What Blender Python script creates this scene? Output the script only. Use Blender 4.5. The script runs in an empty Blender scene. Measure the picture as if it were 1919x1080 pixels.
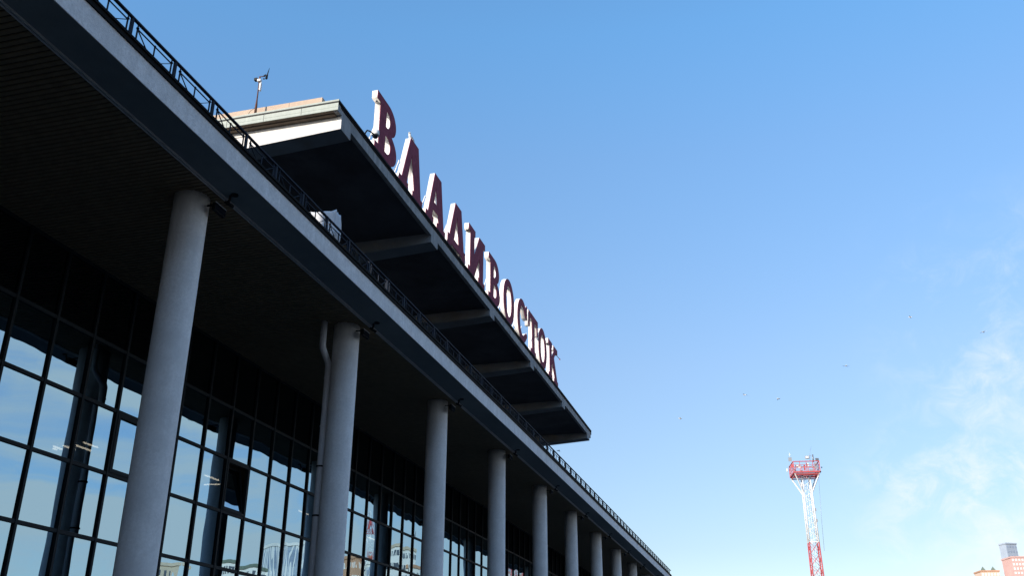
import bpy, bmesh, math, random
from math import radians, sin, cos, pi, sqrt, tan, atan2
from mathutils import Vector, Matrix, noise
random.seed(7)
SC = bpy.context.scene
COL = SC.collection
EYE = 1.6            # camera height; builders below measure heights from the eye, MB.build adds EYE

# ------------------------------------------------------------------ tagging
def tag(o, label=None, cat=None, group=None, kind=None):
    if label: o['label'] = label
    if cat: o['category'] = cat
    if group: o['group'] = group
    if kind: o['kind'] = kind
    return o

def empty(name, loc, rz=0.0):
    o = bpy.data.objects.new(name, None)
    COL.objects.link(o)
    o.location = (loc[0], loc[1], loc[2] + EYE)
    o.rotation_euler = (0, 0, rz)
    o.empty_display_size = .3
    return o

def worldloc(o):
    v = Vector(o.location)
    while o.parent:
        o = o.parent
        v = v + Vector(o.location)
    return v

class MB:
    """collects geometry in eye-relative world coordinates"""
    def __init__(s): s.v = []; s.f = []; s.m = []; s.cur = 0; s.smooth = set()
    def face(s, idx, sm=False):
        if sm: s.smooth.add(len(s.f))
        s.f.append(tuple(idx)); s.m.append(s.cur)
    def box(s, x0, x1, y0, y1, z0, z1):
        n = len(s.v)
        s.v += [(x0,y0,z0),(x1,y0,z0),(x1,y1,z0),(x0,y1,z0),(x0,y0,z1),(x1,y0,z1),(x1,y1,z1),(x0,y1,z1)]
        for f in ((0,3,2,1),(4,5,6,7),(0,1,5,4),(1,2,6,5),(2,3,7,6),(3,0,4,7)): s.face([n+i for i in f])
        return s
    def hexa(s, pts):
        n = len(s.v); s.v += [tuple(p) for p in pts]
        for f in ((0,3,2,1),(4,5,6,7),(0,1,5,4),(1,2,6,5),(2,3,7,6),(3,0,4,7)): s.face([n+i for i in f])
        return s
    def bar(s, a, b, w, h=None, up=(0,0,1)):
        h = h or w
        a = Vector(a); b = Vector(b); d = (b-a).normalized()
        u = Vector(up)
        if abs(d.dot(u)) > .98: u = Vector((1,0,0))
        r = d.cross(u).normalized(); u = r.cross(d).normalized()
        n = len(s.v)
        for p in (a, b):
            for i, j in ((-1,-1),(1,-1),(1,1),(-1,1)):
                s.v.append(tuple(p + r*(i*w/2) + u*(j*h/2)))
        for f in ((0,1,2,3),(7,6,5,4),(0,4,5,1),(1,5,6,2),(2,6,7,3),(3,7,4,0)): s.face([n+i for i in f])
        return s
    def tube(s, pts, r, seg=12, caps=True):
        pts = [Vector(p) for p in pts]
        rs = r if isinstance(r, (list, tuple)) else [r]*len(pts)
        n0 = len(s.v)
        ref = None
        for i, p in enumerate(pts):
            if i == 0: d = pts[1]-pts[0]
            elif i == len(pts)-1: d = pts[-1]-pts[-2]
            else: d = (pts[i+1]-p).normalized() + (p-pts[i-1]).normalized()
            d.normalize()
            if ref is None:
                ref = Vector((1,0,0)) if abs(d.x) < .9 else Vector((0,1,0))
            u = (ref - d*ref.dot(d)).normalized(); ref = u
            w = d.cross(u)
            for k in range(seg):
                a = 2*pi*k/seg
                s.v.append(tuple(p + (u*cos(a) + w*sin(a))*rs[i]))
        for i in range(len(pts)-1):
            for k in range(seg):
                k2 = (k+1) % seg
                s.face([n0+i*seg+k, n0+i*seg+k2, n0+(i+1)*seg+k2, n0+(i+1)*seg+k], True)
        if caps:
            s.face([n0+k for k in reversed(range(seg))])
            s.face([n0+(len(pts)-1)*seg+k for k in range(seg)])
        return s
    def ball(s, c, r, seg=12, ring=8, sc=(1,1,1)):
        c = Vector(c); n = len(s.v)
        for i in range(1, ring):
            t = pi*i/ring
            for k in range(seg):
                a = 2*pi*k/seg
                s.v.append((c.x+r*sc[0]*sin(t)*cos(a), c.y+r*sc[1]*sin(t)*sin(a), c.z+r*sc[2]*cos(t)))
        top = len(s.v); s.v.append((c.x, c.y, c.z+r*sc[2])); bot = len(s.v); s.v.append((c.x, c.y, c.z-r*sc[2]))
        for k in range(seg):
            k2 = (k+1) % seg
            s.face([top, n+k, n+k2], True)
            for i in range(ring-2):
                s.face([n+i*seg+k, n+(i+1)*seg+k, n+(i+1)*seg+k2, n+i*seg+k2], True)
            s.face([n+(ring-2)*seg+k2, n+(ring-2)*seg+k, bot], True)
        return s
    def quad(s, a, b, c, d):
        n = len(s.v); s.v += [tuple(a), tuple(b), tuple(c), tuple(d)]; s.face([n, n+1, n+2, n+3]); return s
    def mesh(s, name, mats, o):
        me = bpy.data.meshes.new(name)
        me.from_pydata([(v[0]-o[0], v[1]-o[1], v[2]+EYE-o[2]) for v in s.v], [], s.f)
        for m in (mats if isinstance(mats, (list, tuple)) else [mats]): me.materials.append(m)
        for i, p in enumerate(me.polygons):
            p.material_index = s.m[i]
            p.use_smooth = i in s.smooth
        bm = bmesh.new(); bm.from_mesh(me); bmesh.ops.recalc_face_normals(bm, faces=bm.faces); bm.to_mesh(me); bm.free()
        me.update()
        return me
    def build(s, name, mats, parent=None, origin=None, bevel=0):
        """origin: eye-relative point that becomes the object's own origin"""
        if origin is None:
            if parent: wo = worldloc(parent)
            else:
                xs = [v[0] for v in s.v]; ys = [v[1] for v in s.v]; zs = [v[2] for v in s.v]
                wo = Vector(((min(xs)+max(xs))/2, (min(ys)+max(ys))/2, min(zs)+EYE))
        else: wo = Vector((origin[0], origin[1], origin[2]+EYE))
        me = s.mesh(name, mats, wo)
        o = bpy.data.objects.new(name, me); COL.objects.link(o)
        if parent:
            o.parent = parent; o.location = wo - worldloc(parent)
        else: o.location = wo
        if bevel:
            b = o.modifiers.new('bevel', 'BEVEL'); b.width = bevel; b.segments = 2; b.limit_method = 'ANGLE'
        return o

# ------------------------------------------------------------------ materials
def newmat(name):
    m = bpy.data.materials.new(name); m.use_nodes = True
    nt = m.node_tree; nt.nodes.clear()
    out = nt.nodes.new('ShaderNodeOutputMaterial')
    return m, nt, out
def nd(nt, t, **k):
    n = nt.nodes.new(t)
    for a, b in k.items():
        if a.startswith('i_'): n.inputs[a[2:].replace('_', ' ')].default_value = b
        else: setattr(n, a, b)
    return n
def c4(c): return (c[0], c[1], c[2], 1)

def surf(name, col, rough=.8, var=.12, scale=3.0, metal=0.0, bump=.0, bscale=40, streak=0.0, spec=.3, grime=None, speck=0.0):
    """painted / mineral surface: two noise octaves, optional vertical streaks, fine bump"""
    m, nt, out = newmat(name); L = nt.links.new
    b = nd(nt, 'ShaderNodeBsdfPrincipled'); b.inputs['Roughness'].default_value = rough
    b.inputs['Metallic'].default_value = metal
    b.inputs['Specular IOR Level'].default_value = spec
    g = nd(nt, 'ShaderNodeNewGeometry')
    n1 = nd(nt, 'ShaderNodeTexNoise'); n1.inputs['Scale'].default_value = scale; n1.inputs['Detail'].default_value = 6
    n1.inputs['Roughness'].default_value = .65
    L(g.outputs['Position'], n1.inputs['Vector'])
    mp = nd(nt, 'ShaderNodeMapRange'); mp.inputs['From Min'].default_value = .3; mp.inputs['From Max'].default_value = .7
    mp.inputs['To Min'].default_value = 1-var; mp.inputs['To Max'].default_value = 1+var
    L(n1.outputs['Fac'], mp.inputs['Value'])
    fac = mp.outputs['Result']
    if streak:
        mv = nd(nt, 'ShaderNodeMapping'); mv.inputs['Scale'].default_value = (5, 5, .35)
        L(g.outputs['Position'], mv.inputs['Vector'])
        n2 = nd(nt, 'ShaderNodeTexNoise'); n2.inputs['Scale'].default_value = 1.3; n2.inputs['Detail'].default_value = 5
        L(mv.outputs['Vector'], n2.inputs['Vector'])
        m2 = nd(nt, 'ShaderNodeMapRange'); m2.inputs['From Min'].default_value = .35; m2.inputs['From Max'].default_value = .65
        m2.inputs['To Min'].default_value = 1-streak; m2.inputs['To Max'].default_value = 1+streak*.6
        L(n2.outputs['Fac'], m2.inputs['Value'])
        mm = nd(nt, 'ShaderNodeMath', operation='MULTIPLY'); L(fac, mm.inputs[0]); L(m2.outputs['Result'], mm.inputs[1])
        fac = mm.outputs[0]
    if speck:
        n5 = nd(nt, 'ShaderNodeTexNoise'); n5.inputs['Scale'].default_value = 16; n5.inputs['Detail'].default_value = 8; n5.inputs['Roughness'].default_value = .75
        L(g.outputs['Position'], n5.inputs['Vector'])
        m5 = nd(nt, 'ShaderNodeMapRange'); m5.inputs['From Min'].default_value = .38; m5.inputs['From Max'].default_value = .62
        m5.inputs['To Min'].default_value = 1-speck; m5.inputs['To Max'].default_value = 1+speck*.5
        L(n5.outputs['Fac'], m5.inputs['Value'])
        m6 = nd(nt, 'ShaderNodeMath', operation='MULTIPLY'); L(fac, m6.inputs[0]); L(m5.outputs['Result'], m6.inputs[1]); fac = m6.outputs[0]
    vm = nd(nt, 'ShaderNodeVectorMath', operation='SCALE'); vm.inputs[0].default_value = col
    L(fac, vm.inputs['Scale'])
    colout = vm.outputs['Vector']
    if grime:
        n3 = nd(nt, 'ShaderNodeTexNoise'); n3.inputs['Scale'].default_value = scale*.35; n3.inputs['Detail'].default_value = 8
        n3.inputs['Roughness'].default_value = .7
        L(g.outputs['Position'], n3.inputs['Vector'])
        m3 = nd(nt, 'ShaderNodeMapRange'); m3.inputs['From Min'].default_value = .52; m3.inputs['From Max'].default_value = .68
        L(n3.outputs['Fac'], m3.inputs['Value'])
        mx = nd(nt, 'ShaderNodeMix', data_type='RGBA'); L(m3.outputs['Result'], mx.inputs[0])
        L(colout, mx.inputs[6]); mx.inputs[7].default_value = c4(grime)
        colout = mx.outputs[2]
    L(colout, b.inputs['Base Color'])
    if bump:
        n4 = nd(nt, 'ShaderNodeTexNoise'); n4.inputs['Scale'].default_value = bscale; n4.inputs['Detail'].default_value = 5
        L(g.outputs['Position'], n4.inputs['Vector'])
        bp = nd(nt, 'ShaderNodeBump'); bp.inputs['Strength'].default_value = bump; bp.inputs['Distance'].default_value = .02
        L(n4.outputs['Fac'], bp.inputs['Height']); L(bp.outputs['Normal'], b.inputs['Normal'])
    L(b.outputs[0], out.inputs[0])
    return m

def glassmat(name, tint, fac, trans, wav=.0022, wscale=.75, stretch=(1, 1, .45), rough=0.0):
    """coated window glass: wavy mirror over dark see-through"""
    m, nt, out = newmat(name); L = nt.links.new
    g = nd(nt, 'ShaderNodeNewGeometry')
    mpv = nd(nt, 'ShaderNodeMapping'); mpv.inputs['Scale'].default_value = stretch
    L(g.outputs['Position'], mpv.inputs['Vector'])
    oi = nd(nt, 'ShaderNodeObjectInfo')
    off = nd(nt, 'ShaderNodeVectorMath', operation='SCALE'); off.inputs[0].default_value = (37, 11, 53)
    L(oi.outputs['Random'], off.inputs['Scale'])
    ad = nd(nt, 'ShaderNodeVectorMath', operation='ADD'); L(mpv.outputs[0], ad.inputs[0]); L(off.outputs[0], ad.inputs[1])
    n = nd(nt, 'ShaderNodeTexNoise'); n.inputs['Scale'].default_value = wscale; n.inputs['Detail'].default_value = 1.5
    n.inputs['Roughness'].default_value = .4
    L(ad.outputs[0], n.inputs['Vector'])
    bp = nd(nt, 'ShaderNodeBump'); bp.inputs['Strength'].default_value = 1; bp.inputs['Distance'].default_value = wav*8
    L(n.outputs['Fac'], bp.inputs['Height'])
    gl = nd(nt, 'ShaderNodeBsdfGlossy'); gl.inputs['Color'].default_value = c4(tint); gl.inputs['Roughness'].default_value = rough
    L(bp.outputs['Normal'], gl.inputs['Normal'])
    tr = nd(nt, 'ShaderNodeBsdfTransparent'); tr.inputs['Color'].default_value = c4(trans)
    mx = nd(nt, 'ShaderNodeMixShader')
    iv = nd(nt, 'ShaderNodeMath', operation='MULTIPLY_ADD'); L(g.outputs['Backfacing'], iv.inputs[0]); iv.inputs[1].default_value = -fac; iv.inputs[2].default_value = fac
    L(iv.outputs[0], mx.inputs[0])
    L(tr.outputs[0], mx.inputs[1]); L(gl.outputs[0], mx.inputs[2]); L(mx.outputs[0], out.inputs[0])
    return m

def emis(name, col, s):
    m, nt, out = newmat(name)
    e = nd(nt, 'ShaderNodeEmission'); e.inputs['Color'].default_value = c4(col); e.inputs['Strength'].default_value = s
    nt.links.new(e.outputs[0], out.inputs[0]); return m

M = {}
M['column'] = surf('column_render', (.78, .79, .80), .85, .07, 2.2, speck=.09, bump=.35, bscale=55, streak=.05, grime=(.68, .69, .70))
M['fascia'] = surf('fascia_render', (.76, .76, .77), .88, .09, 2.5, speck=.15, bump=.5, bscale=45, streak=.07, grime=(.66, .66, .67))
M['soffit'] = surf('soffit_paint', (.22, .26, .28), .8, .08, 2.0, bump=.2, bscale=30)
M['trim'] = surf('trim_metal', (.66, .64, .64), .5, .12, 5, metal=.3)
M['slat'] = surf('ceiling_slat', (.27, .205, .13), .75, .15, 4)
M['void'] = surf('ceiling_void', (.004, .004, .004), .9, .1, 2)
M['deck'] = surf('roof_felt', (.07, .07, .07), .9, .2, 1.5)
M['flash'] = surf('dark_flashing', (.008, .008, .009), .8, .2, 6, spec=.1)
M['rail'] = surf('rail_paint', (.008, .014, .028), .65, .12, 9, spec=.15)
M['frame'] = surf('window_frame', (.014, .021, .027), .6, .1, 6, spec=.15)
M['glass'] = glassmat('coated_glass', (.30, .45, .55), .93, (.6, .62, .62), wav=.0014, wscale=.6)
M['spandrel'] = glassmat('spandrel_glass', (.16, .19, .22), .9, (.04, .05, .05), wav=.0006)
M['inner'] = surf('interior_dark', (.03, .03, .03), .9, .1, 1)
M['lamp'] = emis('lamp_tube', (1, .86, .66), 8)
M['lit_beam'] = surf('sunlit_beam_paint', (.74, .72, .69), .85, .05, 3, bump=.3, bscale=40, streak=.05)  # paler copy of the beam colour, with the sunlight put into the tone
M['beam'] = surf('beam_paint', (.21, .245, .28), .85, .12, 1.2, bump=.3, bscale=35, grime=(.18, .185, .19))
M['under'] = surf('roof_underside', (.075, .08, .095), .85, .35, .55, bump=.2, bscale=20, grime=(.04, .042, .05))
M['upfascia'] = surf('upper_fascia', (.30, .31, .32), .85, .12, 3, bump=.5, bscale=40, streak=.2, grime=(.20, .21, .22))
M['palemetal'] = surf('pale_green_sheet', (.36, .40, .36), .55, .07, 4, streak=.06)
M['beige'] = surf('beige_parapet', (.50, .39, .30), .9, .08, 3, bump=.4, bscale=40)
M['wall'] = surf('storey_wall', (.30, .30, .29), .85, .1, 1)
M['letter_side'] = surf('letter_side', (.86, .85, .83), .6, .04, 3, streak=.04)
M['pipe'] = surf('pipe_paint', (.74, .76, .80), .55, .08, 4, streak=.06)
M['black'] = surf('black_metal', (.008, .009, .012), .6, .1, 10, spec=.2)
M['greymetal'] = surf('grey_metal', (.25, .26, .28), .4, .1, 10, metal=.5)
M['white'] = surf('white_paint', (.78, .78, .77), .5, .05, 6)
M['red'] = surf('red_paint', (.46, .085, .09), .5, .12, 2)
M['lens'] = surf('dark_lens', (.01, .012, .02), .1, 0, 1)
M['rust'] = surf('rusty_steel', (.10, .045, .03), .7, .3, 12)
M['tarp'] = surf('white_tarp', (.60, .61, .64), .65, .08, 6, bump=.4, bscale=9)
M['feather'] = surf('gull_white', (.72, .72, .70), .8, .06, 20)
M['gullgrey'] = surf('gull_grey', (.50, .52, .55), .8, .1, 20)
M['beak'] = surf('gull_beak', (.60, .38, .06), .5, .1, 20)
M['asphalt'] = surf('quay_asphalt', (.062, .062, .062), .9, .2, .8, bump=.5, bscale=12)
M['paving'] = surf('paving', (.08, .08, .08), .85, .15, .9, bump=.4, bscale=8)

def facemat():
    # maroon letter face studded with small round lamps
    m, nt, out = newmat('letter_face'); L = nt.links.new
    b = nd(nt, 'ShaderNodeBsdfPrincipled'); b.inputs['Roughness'].default_value = .8; b.inputs['Specular IOR Level'].default_value = .08
    g = nd(nt, 'ShaderNodeNewGeometry')
    v = nd(nt, 'ShaderNodeTexVoronoi'); v.inputs['Scale'].default_value = 12; v.inputs['Randomness'].default_value = .25
    L(g.outputs['Position'], v.inputs['Vector'])
    r = nd(nt, 'ShaderNodeMapRange'); r.inputs['From Min'].default_value = .14; r.inputs['From Max'].default_value = .22
    L(v.outputs['Distance'], r.inputs['Value'])
    n = nd(nt, 'ShaderNodeTexNoise'); n.inputs['Scale'].default_value = 5; n.inputs['Detail'].default_value = 6
    L(g.outputs['Position'], n.inputs['Vector'])
    cr = nd(nt, 'ShaderNodeValToRGB')
    cr.color_ramp.elements[0].position = .3; cr.color_ramp.elements[0].color = (.19, .042, .068, 1)
    cr.color_ramp.elements[1].position = .72; cr.color_ramp.elements[1].color = (.28, .072, .112, 1)
    L(n.outputs['Fac'], cr.inputs[0])
    mx = nd(nt, 'ShaderNodeMix', data_type='RGBA'); L(r.outputs[0], mx.inputs[0])
    mx.inputs[6].default_value = (.46, .20, .24, 1); L(cr.outputs[0], mx.inputs[7])
    L(mx.outputs[2], b.inputs['Base Color']); L(b.outputs[0], out.inputs[0])
    return m
M['letter_face'] = facemat()

# ------------------------------------------------------------------ ground
def sheet(name, x0, x1, y0, y1, z, mat):
    mb = MB(); mb.quad((x0,y0,z),(x1,y0,z),(x1,y1,z),(x0,y1,z))
    o = mb.build(name, mat); tag(o, kind='structure'); return o
sheet('ground', -3000, 3000, -3000, 3000, -EYE-.13, M['asphalt'])
pv = MB(); pv.box(-45, 118, 4.0, 18.3, -EYE-.12, -EYE); o = pv.build('pavement', M['paving']); tag(o, kind='structure')

# ------------------------------------------------------------------ terminal building
ZC = 11.47         # ceiling height over the eye
YC = 13.2; YF = 11.46; YG = 18.12
X0, X1 = -40.0, 105.6
B = empty('terminal_building', (30, 18, -EYE))
tag(B, 'long concrete terminal with round columns, dark glass front and cantilevered upper roof', 'building')

COLX = [-36, -27, -18, -9, 0, 9, 17.94, 27.16, 36.22, 45.13, 54.0, 62.6, 71.5, 80.4, 89.2, 98.1]
def column_mesh():
    mb = MB(); n = 14
    zs = [-EYE + (ZC+EYE+.02)*i/n for i in range(n+1)]
    mb.tube([(0,0,z) for z in zs], .43, 48)
    return mb
cm = None
for x in COLX:
    if cm is None:
        c = column_mesh()
        for i, v in enumerate(c.v): c.v[i] = (v[0]+x, v[1]+YC, v[2])
        o = c.build('column', M['column'], B, origin=(x, YC, -EYE)); cm = o
    else:
        o = cm.copy(); COL.objects.link(o); o.parent = B
        o.location = Vector((x, YC, 0)) - worldloc(B)

# lower canopy
mb = MB(); mb.box(X0, X1, YF, YF+.02, ZC, 12.02); mb.build('fascia', M['fascia'], B)
mb = MB(); mb.box(X0, X1, YF+.021, 12.36, ZC+.001, ZC+.12); mb.build('soffit', M['soffit'], B)
# two-line metal channel between soffit and slats
mb = MB(); mb.box(X0, X1, 12.36, 12.395, ZC-.035, ZC+.1); mb.box(X0, X1, 12.395, 12.425, ZC+.03, ZC+.1); mb.box(X0, X1, 12.425, 12.475, ZC-.03, ZC+.1)
mb.build('ceiling_trim', M['trim'], B)
mb = MB()
x = X0
while x < X1-.15:
    mb.box(x+.012, x+.115, 12.475, YG+.02, ZC+random.uniform(-.002, .002), ZC+.03); x += .15
mb.build('slatted_ceiling', M['slat'], B)
mb = MB(); mb.box(X0, X1, 12.48, YG+.1, ZC+.09, ZC+.2); mb.build('ceiling_void', M['void'], B)
mb = MB(); mb.box(X0, X1, YF+.021, 20, ZC+.22, 12.02); mb.build('roof_deck', M['deck'], B)
mb = MB()
mb.box(X0, X1+.02, YF-.035, YF+.10, 12.024, 12.065); mb.box(X0, X1+.02, YF-.02, YF+.02, 12.069, 12.15)
mb.box(X0, X1+.02, YF-.05, YF+.10, 12.154, 12.215)
mb.build('edge_flashing', M['flash'], B)
# body behind the glass
mb = MB()
mb.box(X0, X1, 32, 32.3, -EYE, 12.0); mb.box(X0-.3, X0, 17.9, 32.3, -EYE, 12.0); mb.box(X1-.02, X1+.28, 18.3, 32.3, -EYE, 12.0)
mb.build('back_wall', M['wall'], B)
mb = MB(); mb.box(X0+.02, X0+.25, 12.6, 18.0, -EYE, ZC-.05); mb.build('sky_block_wall', M['wall'], B)  # unseen wall, added to darken the left sides of the columns
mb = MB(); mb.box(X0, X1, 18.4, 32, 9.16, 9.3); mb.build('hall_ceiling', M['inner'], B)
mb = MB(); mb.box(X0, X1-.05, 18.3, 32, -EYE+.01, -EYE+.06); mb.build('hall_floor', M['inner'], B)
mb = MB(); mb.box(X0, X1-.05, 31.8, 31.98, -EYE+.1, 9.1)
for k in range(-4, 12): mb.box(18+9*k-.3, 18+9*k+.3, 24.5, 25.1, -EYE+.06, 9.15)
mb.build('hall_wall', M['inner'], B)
mb = MB(); mb.box(X0, X1, 20.0, 32.3, 12.02, 12.2); mb.build('upper_deck', M['deck'], B)
# unseen screens, added to cast shade on the railing; then the recessed upper storey
mb = MB(); mb.box(-40, 7.2, 20.2, 21, 12.21, 20.3); mb.box(11.6, 27.4, 20.2, 21, 12.21, 19.3); mb.build('sun_block_screen', M['wall'], B)
mb = MB(); mb.box(27.5, 70.8, 18.6, 32, 12.21, 18.7); mb.build('upper_storey', M['wall'], B)
mb = MB()
for k in range(14): mb.box(28.4+3*k, 30.4+3*k, 18.52, 18.6, 13.4, 16.6)
mb.build('ribbon_glazing', M['spandrel'], B)

# curtain wall -----------------------------------------------------
ROWS = [11.47, 9.44, 7.67, 5.86, 4.03, 2.23, .43, -1.5]
MX0 = 18.15
FR = .045
def framed(mb, x, z0, z1):
    mb.box(x-.042, x+.042, YG-.07, YG+.06, z0, z1)
bay_list = []
for b in range(-5, 10):
    xa = MX0 + 9*b; xb = xa + 9
    xa2 = max(xa, X0+.1); xb2 = min(xb, X1-.1)
    if xb2 - xa2 < 1: continue
    vis = 0 <= b <= 3
    w = empty('window', ((xa2+xb2)/2, YG, -EYE)); w.parent = B; w.location = Vector(((xa2+xb2)/2, YG, 0)) - worldloc(B)
    w['kind_note'] = ''
    del w['kind_note']
    fr = MB()
    nx = int(round((xb2-xa2)/1.5))
    xs = [xa2+1.5*i for i in range(nx)] + ([xb2] if b == 9 or xb2 < xb else [])
    for x in xs: framed(fr, x, -EYE, ZC-.002)
    edges = [xa2+1.5*i for i in range(nx)] + [xb2]
    for i in range(len(edges)-1):
        for z in ROWS[1:-1]:
            fr.box(edges[i]+.043, edges[i+1]-.043, YG-.055, YG+.05, z-.05, z+.05)
        fr.box(edges[i]+.043, edges[i+1]-.043, YG-.055, YG+.05, ROWS[0]-.09, ROWS[0]-.003)
        fr.box(edges[i]+.043, edges[i+1]-.043, YG-.055, YG+.05, -EYE, ROWS[-1])
    fr.build('frame', M['frame'], w)
    many = MB(); manyu = MB()
    for i in range(len(edges)-1):
        for r in range(len(ROWS)-1):
            z1, z0 = ROWS[r], ROWS[r+1]
            a, c_ = edges[i]+.03, edges[i+1]-.03
            t1, t2 = z1-.03, z0+.03
            isvent = (b == 1 and i == 1 and r == 2)
            isclosed = (b == 0 and i == 3 and r == 2)
            mat = M['spandrel'] if r == 0 else M['glass']
            if isvent:
                # bottom-hung sash tilted into the hall
                v = empty('open_sash', ((a+c_)/2, YG, z0)); v.parent = w
                v.location = Vector(((a+c_)/2, YG, z0+EYE+.12)) - worldloc(w)
                h = (z1-z0)-.24; hw = (c_-a)/2-.09
                f2 = MB()
                for sx in (-1, 1): f2.box(sx*hw-.035, sx*hw+.035, -.03, .03, -EYE, -EYE+h)
                f2.box(-hw+.036, hw-.036, -.03, .03, -EYE, -EYE+.07); f2.box(-hw+.036, hw-.036, -.03, .03, -EYE+h-.07, -EYE+h)
                f2.box(-hw+.03, hw-.03, -.008, .008, -EYE+.06, -EYE+h-.06)
                for q in range(len(f2.m)): f2.m[q] = 1 if q >= 24 else 0
                me = f2.mesh('open_sash', [M['frame'], M['glass']], (0, 0, 0))
                so = bpy.data.objects.new('open_sash', me); COL.objects.link(so)
                bpy.data.objects.remove(v)
                so.parent = w
                so.location = Vector(((a+c_)/2, YG, z0+EYE+.12)) - worldloc(w)
                so.rotation_euler = (radians(-9.5), 0, 0)
                so['label'] = 'tilted-open dark sash'
                f3 = MB()
                f3.box(a+.01, a+.075, YG-.085, YG+.04, z0+.05, z1-.05); f3.box(c_-.075, c_-.01, YG-.085, YG+.04, z0+.05, z1-.05)
                f3.box(a+.076, c_-.076, YG-.085, YG+.04, z0+.051, z0+.12); f3.box(a+.076, c_-.076, YG-.085, YG+.04, z1-.12, z1-.051)
                f3.build('sash_frame', M['frame'], w)
                continue
            if isclosed:
                f3 = MB()
                f3.box(a+.01, a+.13, YG-.085, YG+.04, z0+.05, z1-.05); f3.box(c_-.13, c_-.01, YG-.085, YG+.04, z0+.05, z1-.05)
                f3.box(a+.131, c_-.131, YG-.085, YG+.04, z0+.051, z0+.16); f3.box(a+.131, c_-.131, YG-.085, YG+.04, z1-.16, z1-.051)
                f3.build('sash_frame', M['frame'], w)
            if vis and r < 4:
                p = MB(); p.box(a, c_, YG-.006, YG+.006, t2, t1)
                cx, cz = (a+c_)/2, (t1+t2)/2
                po = p.build('pane', mat, w, origin=(cx, YG, cz))
                k = .0032
                po.rotation_euler = (random.gauss(0, k*.8), 0, random.gauss(0, k*.8))
            else:
                tgt = manyu if r == 0 else many
                # slight set of every pane
                dx = random.gauss(0, .0015); dz = random.gauss(0, .0015)
                tgt.hexa([(a, YG-.006+dz-dx, t2), (c_, YG-.006-dz-dx, t2), (c_, YG+.006-dz-dx, t2), (a, YG+.006+dz-dx, t2),
                          (a, YG-.006+dz+dx, t1), (c_, YG-.006-dz+dx, t1), (c_, YG+.006-dz+dx, t1), (a, YG+.006+dz+dx, t1)])
    if many.v: o = many.build('glazing', M['glass'], w)
    if manyu.v: o = manyu.build('spandrel_panel', M['spandrel'], w)

# downpipe beside the column at x = 27 ------------------------------
PX, PY, PR = 27.1, 13.74, .105
mb = MB()
mb.tube([(26.52, 13.72, ZC+.02), (26.52, 13.72, 10.66), (26.56, 13.72, 10.56), (27.04, 13.74, 10.22), (27.09, 13.74, 10.1), (27.09, 13.74, -EYE)], PR, 20)
dp = mb.build('downpipe', M['pipe'], B)
for z in (9.69, 8.07):
    mb = MB(); mb.tube([(27.09, 13.74, z-.02), (27.09, 13.74, z+.02)], PR+.012, 20); mb.build('pipe_joint', M['pipe'], dp)
for z in (6.77, 5.23, 2.4, .2):
    mb = MB(); mb.tube([(27.09, 13.74, z-.025), (27.09, 13.74, z+.025)], PR+.022, 20)
    mb.bar((27.09, 13.74-PR, z), (27.02, 13.45, z), .04, .04)
    mb.build('clamp', M['black'], dp)

# upper canopy ------------------------------------------------------
YU = 13.49; XA, XB = 25.65, 72.46
RB = 18.99
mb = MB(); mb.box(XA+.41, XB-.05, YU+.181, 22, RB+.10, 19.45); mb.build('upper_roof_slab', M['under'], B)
mb = MB(); mb.box(XA+.40, XB-.02, YU, YU+.18, RB, 19.199); mb.box(XA+.03, XB-.02, YU, YU+.18, 19.20, 19.50); mb.build('upper_fascia', M['upfascia'], B)
mb = MB()
mb.box(XA+.01, XB+.05, YU-.06, YU+.25, 19.505, 19.60)
mb.box(XA+.30, XB+.0, YU-.03, YU-.003, 19.42, 19.503)
mb.box(XB-.02, XB+.05, YU-.06, 22, 19.51, 19.6); mb.box(XB-.04, XB+.02, YU-.05, YU+.3, 19.25, 19.5)
mb.build('roof_edge_flashing', M['flash'], B)
# sheet-clad gable end
mb = MB()
mb.box(XA, XA+.025, YU-.03, 20, 19.20, 19.50)
mb.box(XA-.02, XA+.04, YU-.05, 20, 19.553, 19.625)
mb.box(XA-.006, XA-.001, YU, 20, 19.33, 19.337)
mb.build('end_cladding', M['palemetal'], B)
mb = MB()
mb.box(XA-.012, XA+.02, YU-.04, 20, 19.503, 19.55)  # black strips along the top edge and at the sheet joints
for yy in (14.9, 16.4, 17.9): mb.box(XA-.004, XA-.001, yy-.006, yy+.006, 19.205, 19.498)
mb.build('end_dark_strip', M['black'], B)
mb = MB(); mb.box(XA+.027, XA+.40, YU+.181, 20, 19.205, 19.44); mb.box(XA+.20, XA+.388, YU+.19, 20, 19.165, 19.204)
mb.build('end_soffit', surf('brown_soffit', (.16, .125, .095), .85, .15, 3, streak=.1), B)
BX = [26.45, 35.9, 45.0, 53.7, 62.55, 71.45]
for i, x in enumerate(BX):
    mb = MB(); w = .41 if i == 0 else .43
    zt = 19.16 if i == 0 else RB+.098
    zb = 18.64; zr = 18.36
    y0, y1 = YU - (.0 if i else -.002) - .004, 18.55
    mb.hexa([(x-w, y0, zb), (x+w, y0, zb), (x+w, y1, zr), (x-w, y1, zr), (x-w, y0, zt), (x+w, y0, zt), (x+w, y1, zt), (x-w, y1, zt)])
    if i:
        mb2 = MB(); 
    o = mb.build('beam', M['lit_beam'] if i == 0 else M['beam'], B, bevel=.012)
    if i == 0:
        # front plate of the end beam is weathered grey like the fascia, its underside and far side the darker shaded grey
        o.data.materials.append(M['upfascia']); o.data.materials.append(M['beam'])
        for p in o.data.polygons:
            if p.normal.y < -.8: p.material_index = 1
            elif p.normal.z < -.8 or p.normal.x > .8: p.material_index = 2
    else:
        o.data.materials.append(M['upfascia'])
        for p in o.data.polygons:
            if p.normal.y < -.8: p.material_index = 1
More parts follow.
